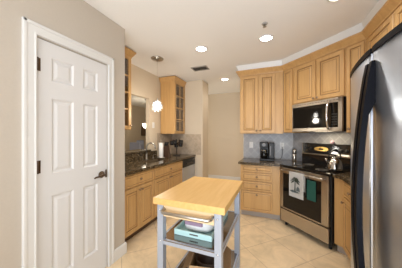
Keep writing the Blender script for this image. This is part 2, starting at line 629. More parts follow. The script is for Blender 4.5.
def glass_cabinet(root, w_, d_, z0, z1, ncol, nrow):
    t = 0.018
    bm = BM()
    box(bm, 0, t, 0, d_, z0, z1)
    box(bm, w_ - t, w_, 0, d_, z0, z1)
    box(bm, t, w_ - t, 0, d_, z0, z0 + t)
    box(bm, t, w_ - t, 0, d_, z1 - t, z1)
    obj('body', bm, 'maple', root)
    bm = BM()
    box(bm, t, w_ - t, d_ - 0.012, d_, z0 + t, z1 - t)
    box(bm, t, t + 0.004, 0.002, d_ - 0.012, z0 + t, z1 - t)
    box(bm, w_ - t - 0.004, w_ - t, 0.002, d_ - 0.012, z0 + t, z1 - t)
    obj('shade_liner', bm, 'maple_inside_shade', root)  # added dark sheets that carry the shade inside the cabinet
    for k in range(1, 4):
        z = z0 + (z1 - z0) * k / 4
        obj('shelf', box(BM(), t, w_ - t, 0.04, d_ - 0.012, z - 0.008, z + 0.008), 'maple', root)
    s = 0.052
    bm = BM()
    a, b_, e, g = 0.006, w_ - 0.006, z0 + 0.006, z1 - 0.006
    box(bm, a, a + s, -0.02, -0.001, e, g, 0, 0.003)
    box(bm, b_ - s, b_, -0.02, -0.001, e, g, 0, 0.003)
    box(bm, a + s, b_ - s, -0.02, -0.001, e, e + s, 0, 0.003)
    box(bm, a + s, b_ - s, -0.02, -0.001, g - s, g, 0, 0.003)
    d = obj('door', bm, 'maple', root)
    for k in range(1, ncol):
        x = a + s + (b_ - a - 2 * s) * k / ncol
        obj('muntin', box(BM(), x - 0.008, x + 0.008, -0.017, -0.004, e + s, g - s), 'maple', d)
    for k in range(1, nrow):
        z = e + s + (g - e - 2 * s) * k / nrow
        obj('muntin', box(BM(), a + s, b_ - s, -0.016, -0.005, z - 0.008, z + 0.008), 'maple', d)
    obj('glass_pane', box(BM(), a + s, b_ - s, -0.012, -0.009, e + s, g - s), 'clear_glass', d)
    return d


CROWN = [(0, 2.475), (0.010, 2.475), (0.014, 2.495), (0.02, 2.50), (0.05, 2.55), (0.056, 2.555), (0.056, 2.575), (0, 2.575)]
FU = -1.95
u1 = thing('glass_wall_cabinet', 'maple glass-front wall cabinet half hidden behind the pantry wall corner', 'cabinet', (FU, 1.70, 0), 90)
d = glass_cabinet(u1, 0.42, 0.335, 1.44, 2.50, 1, 4)
knob(d, 0.39, 1.50)
obj('crown', sweep(BM(), [(FU, 1.70), (FU, 2.12), (XK + 0.01, 2.12)], CROWN), 'maple', u1).matrix_parent_inverse = MW[u1.name].inverted()
u2 = thing('glass_wall_cabinet', 'maple glass-front wall cabinet above the dishwasher and black mugs', 'cabinet', (FU, 3.375, 0), 90)
d = glass_cabinet(u2, 0.465, 0.335, 1.385, 2.50, 2, 4)
knob(d, 0.05, 1.45)
obj('crown', sweep(BM(), [(XK + 0.015, 3.375), (FU, 3.375), (FU, 3.84)], CROWN), 'maple', u2).matrix_parent_inverse = MW[u2.name].inverted()

# back run
bd = thing('drawer_cabinet', 'maple base cabinet with a stack of four drawers under the coffee maker', 'cabinet', (-0.54, 3.16, 0), 0)
carcass(bd, 0.617, 0.54, 0, 0.874, 0.10, 'toe_grey')
for z0, z1 in ((0.755, 0.862), (0.61, 0.738), (0.45, 0.592), (0.125, 0.432)):
    cdoor(bd, 0.03, 0.50, z0, z1, 0.265, z1 - (0.062 if z1 > 0.45 else 0.045), 'drawer')
bu = thing('wall_cabinet', 'double-door maple wall cabinet above the coffee maker', 'cabinet', (-0.58, 3.36, 0), 0)
carcass(bu, 0.71, 0.345, 1.385, 2.46)
cdoor(bu, 0.015, 0.31, 1.395, 2.40, 0.285, 1.44)
cdoor(bu, 0.325, 0.585, 1.395, 2.40, 0.35, 1.44)


def dg(S, t):        # point on the diagonal: X+Y = S, t along the wall
    return ((S + 2 ** 0.5 * t) / 2, (S - 2 ** 0.5 * t) / 2)


SU = 3.49
p = dg(SU, -2.275)
n1 = thing('corner_wall_cabinet', 'narrow maple wall cabinet left of the microwave', 'cabinet', (*p, 0), -45)
carcass(n1, 0.20, 0.355, 1.40, 2.46)
cdoor(n1, 0.015, 0.185, 1.41, 2.40)
p = dg(SU, -2.072)
n2 = thing('wall_cabinet', 'short double-door maple wall cabinet directly above the microwave', 'cabinet', (*p, 0), -45)
carcass(n2, 0.725, 0.355, 1.835, 2.46)
cdoor(n2, 0.012, 0.355, 1.845, 2.40, 0.335, 1.875)
cdoor(n2, 0.369, 0.712, 1.845, 2.40, 0.389, 1.875)
p = dg(SU, -1.345)
n3 = thing('corner_wall_cabinet', 'narrow maple wall cabinet right of the microwave', 'cabinet', (*p, 0), -45)
carcass(n3, 0.20, 0.33, 1.395, 2.46)
cdoor(n3, 0.015, 0.185, 1.405, 2.40, 0.045, 1.44)
ru = thing('wall_cabinet', 'maple wall cabinet on the right wall beyond the fridge top', 'cabinet', (0.942, 2.553, 0), -90)
carcass(ru, 1.015, 0.33, 1.395, 2.46)
cdoor(ru, 0.035, 0.51, 1.405, 2.40, 0.48, 1.45)
cdoor(ru, 0.525, 0.985, 1.405, 2.40, 0.55, 1.45)
rf = thing('wall_cabinet', 'maple wall cabinet directly above the refrigerator', 'cabinet', (0.945, 1.53, 0), -90)
carcass(rf, 1.05, 0.33, 1.84, 2.46)
cdoor(rf, 0.015, 0.515, 1.85, 2.40, 0.49, 1.89)
cdoor(rf, 0.53, 1.035, 1.85, 2.40, 0.56, 1.89)
tag(obj('crown_molding', sweep(BM(), [(-0.58, YB), (-0.58, 3.36), (0.13, 3.36), (0.94, 2.55), (0.94, 0.40)],
        [(0, 2.415), (0.012, 2.415), (0.018, 2.43), (0.024, 2.435), (0.056, 2.475), (0.064, 2.48), (0.064, 2.50), (0, 2.50)]), 'maple'),
    'maple crown molding along the tops of the cabinets around the range corner', 'molding')

# right base, diagonal filler then the face toward the fridge
rb = thing('base_cabinet', 'maple base cabinet between the range and the refrigerator', 'cabinet', (0.72, 2.52, 0), -90)
bm = BM()
q0 = dg(3.24, -1.375)
q1 = dg(3.98, -1.375)
out = [q0, (0.72, 2.52), (0.72, 1.52), (1.285, 1.52), (1.285, 2.69), q1]
prism(bm, out, 0.10, 0.874)
obj('body', bm, 'maple', rb, world=True)
bm = BM()
k0, k1 = dg(3.32, -1.375), dg(3.98, -1.375)
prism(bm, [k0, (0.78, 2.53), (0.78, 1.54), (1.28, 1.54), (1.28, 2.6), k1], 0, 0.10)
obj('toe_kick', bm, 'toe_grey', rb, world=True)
cdoor(rb, 0.03, 0.49, 0.70, 0.855, 0.26, 0.78, 'drawer')
cdoor(rb, 0.03, 0.49, 0.115, 0.685, 0.07, 0.63)
cdoor(rb, 0.505, 0.98, 0.70, 0.855, 0.70, 0.78, 'drawer')
cdoor(rb, 0.505, 0.98, 0.115, 0.685, 0.52, 0.63)

# ------------------------------------------------------------------ counters, sink, tap
bm = BM()
FX = -1.662
SK = (-2.10, -1.84, 2.50, 3.02)      # sink cut-out
box(bm, XK + 0.004, SK[0], 1.69, 3.845, 0.876, CT)
box(bm, SK[1], FX, 1.69, 3.845, 0.876, CT)
box(bm, SK[0], SK[1], 1.69, SK[2], 0.876, CT)
box(bm, SK[0], SK[1], SK[3], 3.845, 0.876, CT)
ct = tag(obj('countertop', bm, 'granite'), 'dark speckled granite countertop holding the sink and paper towel', 'countertop')
bm = BM()
box(bm, XK + 0.001, XK + 0.022, 1.69, P1 + 0.22, CT + 0.001, 1.04)
obj('upstand', bm, 'granite', ct)
bm = BM()
prism(bm, [(XK - 0.25, P0 + 0.01), (XK + 0.045, P0 + 0.01), (XK + 0.045, P1 - 0.01), (XK - 0.25, P1 - 0.01)], 1.042, 1.075, 0, 0.006)
tag(obj('bar_ledge', bm, 'granite'), 'dark granite ledge along the sill of the pass-through opening', 'ledge')
sk = thing('sink', 'dark brown undermount sink set in the dark granite counter', 'sink', (-1.96, 2.76, 0.70))
bm = BM()
x0, x1, y0, y1 = SK[0] + 0.002, SK[1] - 0.002, SK[2] + 0.002, SK[3] - 0.002
for args in ((x0, x0 + 0.004, y0, y1), (x1 - 0.004, x1, y0, y1), (x0, x1, y0, y0 + 0.004), (x0, x1, y1 - 0.004, y1)):
    box(bm, *args, 0.70, 0.905)
box(bm, x0, x1, y0, y1, 0.70, 0.704)
obj('basin', bm, 'sink_brown', sk, world=True)
bm = BM()
lathe(bm, [(0.045, 0.704), (0.04, 0.708), (0.0, 0.706)], (-1.96, 2.76, 0), 16)
obj('drain', bm, 'nickel', sk, world=True)
fa = thing('faucet', 'brushed nickel gooseneck faucet standing behind the sink', 'faucet', (-2.20, 2.80, CT), 25)
obj('base', lathe(BM(), [(0.028, 0.001), (0.028, 0.008), (0.022, 0.016), (0.017, 0.06), (0.017, 0.09)], (0, 0, 0), 16), 'nickel', fa)
bm = BM()
pts = [(0, 0, 0.08), (0, 0, 0.22)] + [(0.08 - 0.08 * math.cos(a), 0, 0.22 + 0.08 * math.sin(a)) for a in [R(k) for k in range(15, 176, 20)]] + [(0.16, 0, 0.19)]
tube(bm, pts, 0.013, 10)
obj('spout', bm, 'nickel', fa)
bm = BM()
tube(bm, [(0, 0.012, 0.06), (0, 0.045, 0.075), (0.0, 0.075, 0.11)], 0.006, 8)
obj('lever', bm, 'nickel', fa)
so = thing('soap_dispenser', 'small nickel soap pump on the granite behind the sink, right of the faucet', 'dispenser', (-2.20, 3.00, CT))
obj('base', lathe(BM(), [(0.018, 0.001), (0.018, 0.006), (0.009, 0.012), (0.008, 0.05)], (0, 0, 0), 12), 'nickel', so)
obj('pump_spout', tube(BM(), [(0, 0, 0.045), (0.01, 0, 0.07), (0.06, 0, 0.072), (0.068, 0, 0.062)], 0.005, 8), 'nickel', so)

bm = BM()
prism(bm, [(-0.572, 3.118), (0.055, 3.118), dg(3.215, -2.135), dg(4.012, -2.135), (0.306, 3.706), (-0.572, 3.706)], 0.876, CT, 0, 0.006)
tag(obj('countertop', bm, 'granite'), 'dark granite countertop over the four-drawer cabinet, left of the range', 'countertop')
bm = BM()
arc = [dg(3.19, -1.372), (0.655, 2.535), (0.678, 2.50), (0.685, 2.46)]
prism(bm, arc + [(0.685, 1.515), (1.288, 1.515), (1.288, 2.715), dg(4.012, -1.372)], 0.876, CT, 0, 0.006)
tag(obj('countertop', bm, 'granite'), 'dark granite countertop with curved edge between range and refrigerator', 'countertop')

# ------------------------------------------------------------------ range (local x along the diagonal, front faces the room)
RW = 0.748
p = dg(3.17, -2.13)
rg = thing('range', 'stainless electric range with black glass top across the corner', 'stove', (*p, 0), -45)
obj('body', box(BM(), 0.003, RW - 0.003, 0.025, 0.57, 0.06, 0.895), 'black_plastic', rg)
for fxx in (0.05, RW - 0.05):
    for fy in (0.07, 0.52):
        obj('foot', lathe(BM(), [(0.018, 0.0), (0.018, 0.06)], (fxx, fy, 0), 10), 'black_matte', rg)
bm = BM()
box(bm, 0.012, RW - 0.022, -0.012, 0.025, 0.082, 0.262, 0, 0.006)
dr = obj('storage_drawer', bm, 'steel', rg)
obj('drawer_lip', box(BM(), 0.012, RW - 0.022, -0.018, 0.0, 0.245, 0.262, 0, 0.004), 'steel', dr)
bm = BM()      # oven door: steel frame around a dark window
a, b_, z0, z1 = 0.012, RW - 0.022, 0.275, 0.878
box(bm, a, a + 0.055, -0.015, 0.025, z0, z1, 0, 0.004)
box(bm, b_ - 0.085, b_, -0.015, 0.025, z0, z1, 0, 0.004)
box(bm, a, b_, -0.015, 0.025, 0.80, z1, 0, 0.004)
box(bm, a, b_, -0.015, 0.025, z0, z0 + 0.02, 0, 0.004)
od = obj('oven_door', bm, 'steel', rg)
obj('oven_window', box(BM(), a + 0.05, b_ - 0.08, -0.014, 0.02, z0 + 0.015, 0.805), 'black_glass', od)
bm = BM()
tube(bm, [(0.04, -0.015, 0.842), (0.045, -0.05, 0.842), (0.07, -0.06, 0.842), (RW - 0.09, -0.06, 0.842), (RW - 0.065, -0.05, 0.842), (RW - 0.06, -0.015, 0.842)], 0.012, 10)
obj('oven_handle', bm, 'steel', od)
bm = BM()
box(bm, 0.0, RW, -0.012, 0.53, 0.892, 0.918, 0, 0.006)
ck = obj('cooktop', bm, 'black_glass', rg)
for cx, cy, r in ((0.19, 0.14, 0.09), (0.19, 0.37, 0.075), (0.55, 0.37, 0.085), (0.55, 0.14, 0.075)):
    bm = BM()
    for rr in (r, r * 0.6):
        lathe(bm, [(rr - 0.003, 0.918), (rr - 0.003, 0.9186), (rr, 0.9186), (rr, 0.918)], (cx, cy, 0), 28)
    obj('burner_ring', bm, 'toe_grey', ck)
bm = BM()
prism(BM(), [(0, 0), (1, 0), (0, 1)], 0, 1).free()
# sloped back panel
v = [(0.47, 0.915), (0.59, 0.915), (0.59, 1.235), (0.525, 1.235), (0.50, 1.10), (0.47, 1.06)]
lo = [bm.verts.new((0.005, y, z)) for y, z in v]
hi = [bm.verts.new((RW - 0.005, y, z)) for y, z in v]
bm.faces.new(lo)
bm.faces.new(hi[::-1])
for i in range(6):
    bm.faces.new((lo[i], hi[i], hi[(i + 1) % 6], lo[(i + 1) % 6]))
bg = obj('backguard', bm, 'black_gloss', rg)
obj('backguard_trim', box(BM(), 0.003, RW - 0.003, 0.462, 0.505, 1.062, 1.082, 0, 0.004), 'steel', bg)
obj('backguard_trim', box(BM(), 0.003, 0.018, 0.47, 0.59, 1.08, 1.235, 0, 0.004), 'steel', bg)
obj('backguard_trim', box(BM(), RW - 0.018, RW - 0.003, 0.47, 0.59, 1.08, 1.235, 0, 0.004), 'steel', bg)
bm = BM()      # oval plate standing in for a lamp's gold reflection on the panel
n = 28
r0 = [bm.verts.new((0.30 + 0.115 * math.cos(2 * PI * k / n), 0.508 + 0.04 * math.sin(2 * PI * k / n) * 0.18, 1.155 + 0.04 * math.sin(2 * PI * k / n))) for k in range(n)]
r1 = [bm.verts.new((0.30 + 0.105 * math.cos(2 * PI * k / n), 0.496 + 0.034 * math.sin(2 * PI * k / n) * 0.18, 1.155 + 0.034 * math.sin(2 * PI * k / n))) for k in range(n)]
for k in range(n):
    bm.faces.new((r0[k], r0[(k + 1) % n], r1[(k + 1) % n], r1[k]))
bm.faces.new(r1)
bz = obj('gold_reflection_plate', bm, 'reflection_gold', bg)
obj('clock_display', box(BM(), 0.27, 0.33, 0.4915, 0.500, 1.145, 1.165), 'black_gloss', bz)
for x in (0.065, 0.13, 0.50, 0.57, 0.64):
    bm = BM()
    lathe(bm, [(0.024, 0.0), (0.022, -0.018), (0.017, -0.024), (0.0, -0.024)], (x, 0.515, 1.15), 16, 'Y')
    obj('control_knob', bm, 'black_plastic', bg)

# palm towel on the oven handle
p = dg(3.17, -2.13)
pt = thing('dish_towel', 'white dish towel printed with a palm tree hanging from the oven handle', 'towel', (*p, 0), -45)
bm = BM()
X0, X1 = 0.23, 0.455
nx = 12
path = [(-0.047, 0.56)] + [(-0.045, 0.60), (-0.044, 0.70), (-0.044, 0.80)]
path = [(-0.045, 0.62), (-0.0445, 0.72), (-0.0445, 0.825)] + [(-0.06 + 0.0155 * math.cos(a), 0.842 + 0.0155 * math.sin(a)) for a in [R(k) for k in (0, 30, 60, 90, 120, 150, 180)]] + [(-0.077, 0.81), (-0.079, 0.73), (-0.08, 0.65), (-0.08, 0.58), (-0.08, 0.52)]
grid = []
for i in range(nx + 1):
    u = i / nx
    wv = 0.003 * math.sin(u * PI * 5)
    grid.append([bm.verts.new((X0 + (X1 - X0) * u, y + (wv if z < 0.79 and y < -0.06 else 0), z)) for y, z in path])
for a_, b2 in zip(grid, grid[1:]):
    for j in range(len(path) - 1):
        bm.faces.new((a_[j], b2[j], b2[j + 1], a_[j + 1])).smooth = True
bmesh.ops.solidify(bm, geom=bm.faces[:], thickness=0.002)
tw = obj('cloth', bm, 'towel_cloth', pt)
bm = BM()
yy = -0.0868


def patch(pts_):
    vv = [bm.verts.new((x, yy, z)) for x, z in pts_]
    v2 = [bm.verts.new((x, yy + 0.001, z)) for x, z in pts_]
    bm.faces.new(vv)
    for i in range(len(vv)):
        bm.faces.new((vv[i], vv[(i + 1) % len(vv)], v2[(i + 1) % len(vv)], v2[i]))


tx, tz = 0.335, 0.745
patch([(tx - 0.014, 0.60), (tx + 0.008, 0.60), (tx + 0.003, 0.66), (tx + 0.006, tz), (tx - 0.006, tz), (tx - 0.010, 0.66)])
for ang in (10, 45, 80, 110, 145, 175, -25, 205):
    ca, sa = math.cos(R(ang)), math.sin(R(ang))
    L_ = 0.078
    tip = (tx + ca * L_, tz + sa * L_ * 0.75 - 0.018)
    mid = (tx + ca * L_ * 0.55, tz + sa * L_ * 0.6 + 0.004)
    nx_, nz_ = -sa * 0.013, ca * 0.013
    patch([(tx, tz), (mid[0] + nx_, mid[1] + nz_ + 0.004), tip, (mid[0] - nx_, mid[1] - nz_ - 0.004)])
obj('palm_print', bm, 'print_green', pt)['label'] = 'dark green palm tree print'
bm = BM()
patch([(0.245, 0.595), (0.285, 0.583), (0.375, 0.588), (0.405, 0.60), (0.35, 0.612), (0.29, 0.614)])
patch([(0.35, 0.615), (0.405, 0.615), (0.402, 0.65), (0.378, 0.685), (0.356, 0.65)])
obj('island_print', bm, 'print_blue', pt)['label'] = 'grey blue printed ground and hut'

ph = thing('pot_holder', 'dark teal cloth hanging below the oven handle beside the white towel', 'cloth', (*p, 0), -45)
bm = BM()
box(bm, 0.460, 0.580, -0.026, -0.018, 0.53, 0.785, 0, 0.003)
obj('pad', bm, 'teal_cloth', ph)
obj('loop', tube(BM(), [(0.51, -0.022, 0.773), (0.502, -0.043, 0.82), (0.506, -0.06, 0.858), (0.514, -0.078, 0.838), (0.516, -0.045, 0.80), (0.514, -0.022, 0.773)], 0.0025, 6), 'black_matte', ph)

# microwave
p = dg(3.42, -2.062)
mwv = thing('microwave', 'stainless over-the-range microwave with dark glass door', 'microwave', (*p, 0), -45)
MWW = 0.70
obj('body', box(BM(), 0, MWW, 0.03, 0.385, 1.412, 1.828), 'black_plastic', mwv)
bm = BM()
box(bm, 0.0, 0.012, -0.005, 0.03, 1.412, 1.828, 0, 0.003)
box(bm, 0.655, MWW, -0.005, 0.03, 1.412, 1.828, 0, 0.003)
box(bm, 0.0, MWW, -0.005, 0.03, 1.772, 1.828, 0, 0.003)
box(bm, 0.0, MWW, -0.005, 0.03, 1.412, 1.464, 0, 0.003)
fr_ = obj('front_frame', bm, 'steel', mwv)
obj('door_glass', box(BM(), 0.010, 0.572, -0.003, 0.028, 1.462, 1.774), 'black_glass', mwv)
cpn = obj('control_panel', box(BM(), 0.574, 0.657, -0.003, 0.028, 1.462, 1.774), 'black_glass', mwv)
bm = BM()
for r in range(5):
    for c in range(3):
        box(bm, 0.582 + c * 0.023, 0.600 + c * 0.023, -0.0045, -0.002, 1.49 + r * 0.032, 1.508 + r * 0.032)
obj('keypad', bm, 'black_matte', cpn)
bm = BM()
tube(bm, [(0.555, -0.004, 1.795), (0.555, -0.03, 1.785), (0.555, -0.055, 1.72), (0.555, -0.064, 1.62), (0.555, -0.055, 1.52), (0.555, -0.03, 1.452), (0.555, -0.004, 1.442)], 0.013, 10)
obj('handle', bm, 'chrome', mwv)
bm = BM()
for k in range(16):
    box(bm, 0.05 + k * 0.039, 0.078 + k * 0.039, -0.0062, -0.004, 1.800, 1.806)
obj('vent_grille', bm, 'black_matte', fr_)
obj('task_light', box(BM(), 0.24, 0.46, 0.16, 0.22, 1.4112, 1.4125), 'task_lens', mwv)
ld = bpy.data.lights.new('task_lamp', 'AREA')
ld.size, ld.energy, ld.color = 0.15, 1.2, (1, 0.85, 0.6)
lo_ = bpy.data.objects.new('task_lamp', ld)
C.objects.link(lo_)
lo_.parent = mwv
lo_.location = (0.35, 0.19, 1.40)

# ------------------------------------------------------------------ refrigerator (world coordinates)
fg = thing('refrigerator', 'large stainless side-by-side refrigerator with black handles at the right edge', 'refrigerator', (0.85, 1.03, 0))
FT = 1.765
SE = 1.055
Y0, Y1 = 0.575, 1.485


def fx(y):
    return 0.405 + 0.27 * (y - 1.03) ** 2


obj('cabinet', box(BM(), 0.53, 1.27, Y0 + 0.005, Y1 - 0.005, 0.02, FT - 0.02, 0, 0.008), 'black_plastic', fg, world=True)


def fdoor(a, b_, name):
    n = 14
    pts = []
    for i in range(n + 1):
        y = a + (b_ - a) * i / n
        pts.append((fx(y), y))
    r = 0.022       # rounded vertical corners
    pts[0] = (pts[0][0] + 0.012, a)
    pts[-1] = (pts[-1][0] + 0.012, b_)
    pts = [(0.52, a)] + pts[:1] + [(fx(a + 0.008), a + 0.006)] + pts[1:-1] + [(fx(b_ - 0.008), b_ - 0.006)] + pts[-1:] + [(0.52, b_)]
    bm = BM()
    prism(bm, pts, 0.10, FT - 0.022)
    d_ = obj(name, bm, 'steel_fridge', fg, world=True)
    for pl in d_.data.polygons:
        if abs(pl.normal.z) < 0.5 and pl.normal.x < -0.9:
            pl.use_smooth = True
    bm = BM()
    prism(bm, [(x - (0.004 if x < 0.51 else 0), y) for x, y in pts], FT - 0.022, FT + 0.004, 0, 0.003)
    obj('top_cap', bm, 'handle_black', d_, world=False).matrix_parent_inverse = MW[fg.name].inverted()
    return d_


d1 = fdoor(SE + 0.003, Y1, 'freezer_door')
d2 = fdoor(Y0, SE - 0.003, 'fridge_door')


def fhandle(y, dpar, s):
    bm = BM()
    xo = fx(y)
    out_, inn = [], []
    N = 22
    for i in range(N + 1):
        u = i / N
        z = 1.70 - u * 1.30
        bow = 0.013 + 0.054 * math.sin(PI * u) ** 0.85
        out_.append((xo - bow, z))
        if z > 1.50 or z < 0.60:
            inn.append((xo + 0.002, z))
        else:
            inn.append((xo - bow + 0.022, z))
    bm2 = prism_y(bm, out_ + inn[::-1], y - 0.012, y + 0.012)
    o = obj('handle', bm2, 'handle_black', dpar)
    o.matrix_parent_inverse = MW[fg.name].inverted()


fhandle(SE + 0.022, d1, 1)
fhandle(SE - 0.020, d2, -1)
obj('base_grille', box(BM(), 0.50, 0.56, Y0 + 0.02, Y1 - 0.02, 0.005, 0.095), 'black_matte', fg, world=True)

# ------------------------------------------------------------------ island cart
ic = thing('kitchen_cart', 'butcher block kitchen cart with pale metal legs in the middle of the floor', 'cart', (-0.578, 1.545, 0))
IX0, IX1, IY0, IY1 = -0.857, -0.300, 1.165, 1.925
bm = BM()
box(bm, IX0, IX1, IY0, IY1, 0.852, 0.90, 0, 0.004)
obj('butcher_block_top', bm, 'butcher', ic, world=True)
LX, LY, LS = (IX0 + 0.025, IX1 - 0.078), (IY0 + 0.02, IY1 - 0.072), 0.05
for x in LX:
    for y in LY:
        bm = BM()
        box(bm, x, x + LS, y, y + LS, 0.03, 0.852, 0, 0.003)
        lg = obj('leg', bm, 'galv', ic, world=True)
        bm = BM()
        for z in (0.575, 0.81):
            bm = BM()
            lathe(bm, [(0.0, -0.004), (0.007, -0.003), (0.007, 0.0)], (x + LS / 2, y, z), 10, 'Y')
            o = obj('bolt', bm, 'chrome', lg)
            o.matrix_parent_inverse = MW[ic.name].inverted()
        bm = BM()
        lathe(bm, [(0.02, 0.0), (0.02, 0.03)], (x + LS / 2, y + LS / 2, 0), 12)
        o = obj('foot', bm, 'black_matte', lg)
        o.matrix_parent_inverse = MW[ic.name].inverted()
for z in (0.565, 0.165):
    bm = BM()
    x0, x1, y0, y1 = LX[0], LX[1] + LS, LY[0], LY[1] + LS
    box(bm, x0 + 0.004, x1 - 0.004, y0 + 0.004, y1 - 0.004, z + 0.012, z + 0.018)
    sh = obj('shelf', bm, 'shelf_steel', ic, world=True)
    for args in ((x0 + LS, x1 - LS, y0 + 0.006, y0 + 0.022), (x0 + LS, x1 - LS, y1 - 0.022, y1 - 0.006),
                 (x0 + 0.006, x0 + 0.022, y0 + LS, y1 - LS), (x1 - 0.022, x1 - 0.006, y0 + LS, y1 - LS)):
        o = obj('shelf_rail', box(BM(), *args, z - 0.016, z + 0.0195), 'galv', sh)
        o.matrix_parent_inverse = MW[ic.name].inverted()
bm = BM()
box(bm, LX[0] + LS + 0.003, LX[1] - 0.003, LY[0] + 0.004, LY[0] + 0.024, 0.762, 0.850, 0, 0.002)
box(bm, LX[0] + LS + 0.003, LX[0] + LS + 0.015, LY[0] + 0.024, LY[1], 0.775, 0.845)
box(bm, LX[1] - 0.015, LX[1] - 0.003, LY[0] + 0.024, LY[1], 0.775, 0.845)
box(bm, LX[0] + LS + 0.015, LX[1] - 0.015, LY[0] + 0.024, LY[1], 0.775, 0.782)
dwr = obj('drawer', bm, 'beech', ic, world=True)
bm = BM()
hx0, hx1, hz, hy = LX[0] + LS + 0.012, LX[1] - 0.012, 0.812, LY[0] + 0.004
tube(bm, [(hx0, hy, hz + 0.006), (hx0 + 0.002, hy - 0.035, hz + 0.002), (hx0 + 0.02, hy - 0.052, hz), (hx1 - 0.02, hy - 0.052, hz), (hx1 - 0.002, hy - 0.035, hz + 0.002), (hx1, hy, hz + 0.006)], 0.0125, 10)
o = obj('drawer_handle', bm, 'steel', dwr)
o.matrix_parent_inverse = MW[ic.name].inverted()
for x in (IX0 + 0.015, IX1 - 0.033):
    pass

# aqua tray on the cart shelf, bag in it
ZS = 0.5835
ty = thing('serving_tray', 'aqua serving tray with raised sides on the middle shelf of the cart', 'tray', (-0.587, 1.545, ZS))
bm = BM()
a, b_, c, d = -0.745, -0.43, 1.29, 1.80
box(bm, a + 0.01, b_ - 0.01, c + 0.01, d - 0.01, ZS, ZS + 0.008)
for args in ((a, b_, c, c + 0.012), (a, b_, d - 0.012, d), (a, a + 0.012, c + 0.012, d - 0.012), (b_ - 0.012, b_, c + 0.012, d - 0.012)):
    box(bm, *args, ZS, ZS + 0.044, 0, 0.003)
obj('tray_body', bm, 'aqua', ty, world=True)
bm = BM()
box(bm, -0.61, -0.54, c - 0.001, c + 0.002, ZS + 0.020, ZS + 0.030)
obj('grip_slot', bm, 'vent_dark', ty, world=True)
bg_ = thing('folded_bag', 'white folded bag with a purple print lying in the aqua tray', 'bag', (-0.588, 1.53, ZS + 0.012))
bm = BM()
n = 16
levels = [(0.95, 0.0), (1.0, 0.02), (0.99, 0.07), (0.92, 0.10), (0.7, 0.114), (0.3, 0.118)]
rg_ = []
for k, (s, z) in enumerate(levels):
    rg_.append([bm.verts.new((0.132 * s * math.copysign(abs(math.cos(2 * PI * i / n)) ** 0.5, math.cos(2 * PI * i / n)) + random.uniform(-.004, .004),
                              0.17 * s * math.copysign(abs(math.sin(2 * PI * i / n)) ** 0.5, math.sin(2 * PI * i / n)) + random.uniform(-.004, .004), z)) for i in range(n)])
for a_, b2 in zip(rg_, rg_[1:]):
    for i in range(n):
        bm.faces.new((a_[i], a_[(i + 1) % n], b2[(i + 1) % n], b2[i])).smooth = True
bm.faces.new(rg_[0][::-1])
bm.faces.new(rg_[-1])
obj('bag_body', bm, 'paper_white', bg_)
bm = BM()
prism(bm, [(-0.09, -0.178), (0.05, -0.178), (0.06, -0.168), (-0.10, -0.168)], 0.050, 0.078)
obj('print', bm, 'purple', bg_)['label'] = 'purple printed patch'

# open cardboard box on the bottom shelf
ZB = 0.1835
cb = thing('cardboard_box', 'open cardboard box on the bottom shelf of the cart', 'box', (-0.53, 1.50, ZB), 12)
bm = BM()
for args in ((-0.13, 0.13, -0.17, -0.165), (-0.13, 0.13, 0.165, 0.17), (-0.13, -0.125, -0.165, 0.165), (0.125, 0.13, -0.165, 0.165)):
    box(bm, *args, 0, 0.17)
box(bm, -0.13, 0.13, -0.17, 0.17, 0, 0.005)
obj('carton', bm, 'cardboard', cb)
for s in (-1, 1):
    bm = BM()
    vs_ = [bm.verts.new(q) for q in ((s * 0.13, -0.168, 0.168), (s * 0.13, 0.168, 0.168), (s * 0.19, 0.168, 0.12), (s * 0.19, -0.168, 0.12))]
    bm.faces.new(vs_)
    bmesh.ops.solidify(bm, geom=bm.faces[:], thickness=0.004)
    obj('flap', bm, 'cardboard', cb)
tag(obj('wooden_bowl', lathe(BM(), [(0.035, 0.19), (0.07, 0.20), (0.10, 0.26), (0.11, 0.33), (0.104, 0.33), (0.094, 0.265), (0.06, 0.21), (0.0, 0.205)], (-0.53, 1.50, 0), 20), 'dark_wood'),
    'dark wooden bowl sitting inside the open cardboard box', 'bowl')

# ------------------------------------------------------------------ small things on the counters
cm = thing('coffee_maker', 'black drip coffee maker with steel details and glass carafe on the back counter', 'coffee maker', (-0.125, 3.47, CT), 0)
bm = BM()
box(bm, -0.12, 0.12, -0.11, 0.10, 0.001, 0.04, 0, 0.008)
obj('base', bm, 'black_plastic', cm)
bm = BM()
box(bm, -0.12, 0.02, 0.0, 0.10, 0.04, 0.26, 0, 0.008)
box(bm, 0.025, 0.12, -0.10, 0.10, 0.04, 0.315, 0, 0.012)
obj('housing', bm, 'black_plastic', cm)
bm = BM()
box(bm, -0.12, 0.02, -0.11, 0.10, 0.235, 0.325, 0, 0.012)
obj('brew_head', bm, 'black_plastic', cm)
bm = BM()
box(bm, 0.05, 0.066, -0.103, -0.10, 0.10, 0.26)
obj('steel_band', bm, 'grey_plastic', cm)
bm = BM()
lathe(bm, [(0.03, -0.1125), (0.03, -0.108)], (-0.05, 0, 0.28), 16, 'Y')
obj('dial', bm, 'grey_plastic', cm)
bm = BM()
lathe(bm, [(0.04, 0.042), (0.058, 0.06), (0.062, 0.11), (0.05, 0.165), (0.04, 0.185), (0.045, 0.2)], (-0.05, -0.06, 0), 20)
cf = obj('carafe', bm, 'black_glass', cm)
obj('carafe_band', lathe(BM(), [(0.046, 0.172), (0.052, 0.172), (0.047, 0.19), (0.043, 0.19)], (-0.05, -0.06, 0), 20), 'steel', cf)
obj('carafe_handle', tube(BM(), [(-0.08, -0.105, 0.18), (-0.095, -0.13, 0.17), (-0.098, -0.135, 0.12), (-0.085, -0.11, 0.08)], 0.008, 8), 'black_plastic', cf)
bm = BM()
tube(bm, [(0.115, 0.06, 0.02), (0.16, 0.02, 0.012), (0.215, 0.05, 0.02), (0.248, 0.15, 0.08), (0.252, 0.19, 0.17), (0.248, 0.196, 0.235)], 0.004, 8)
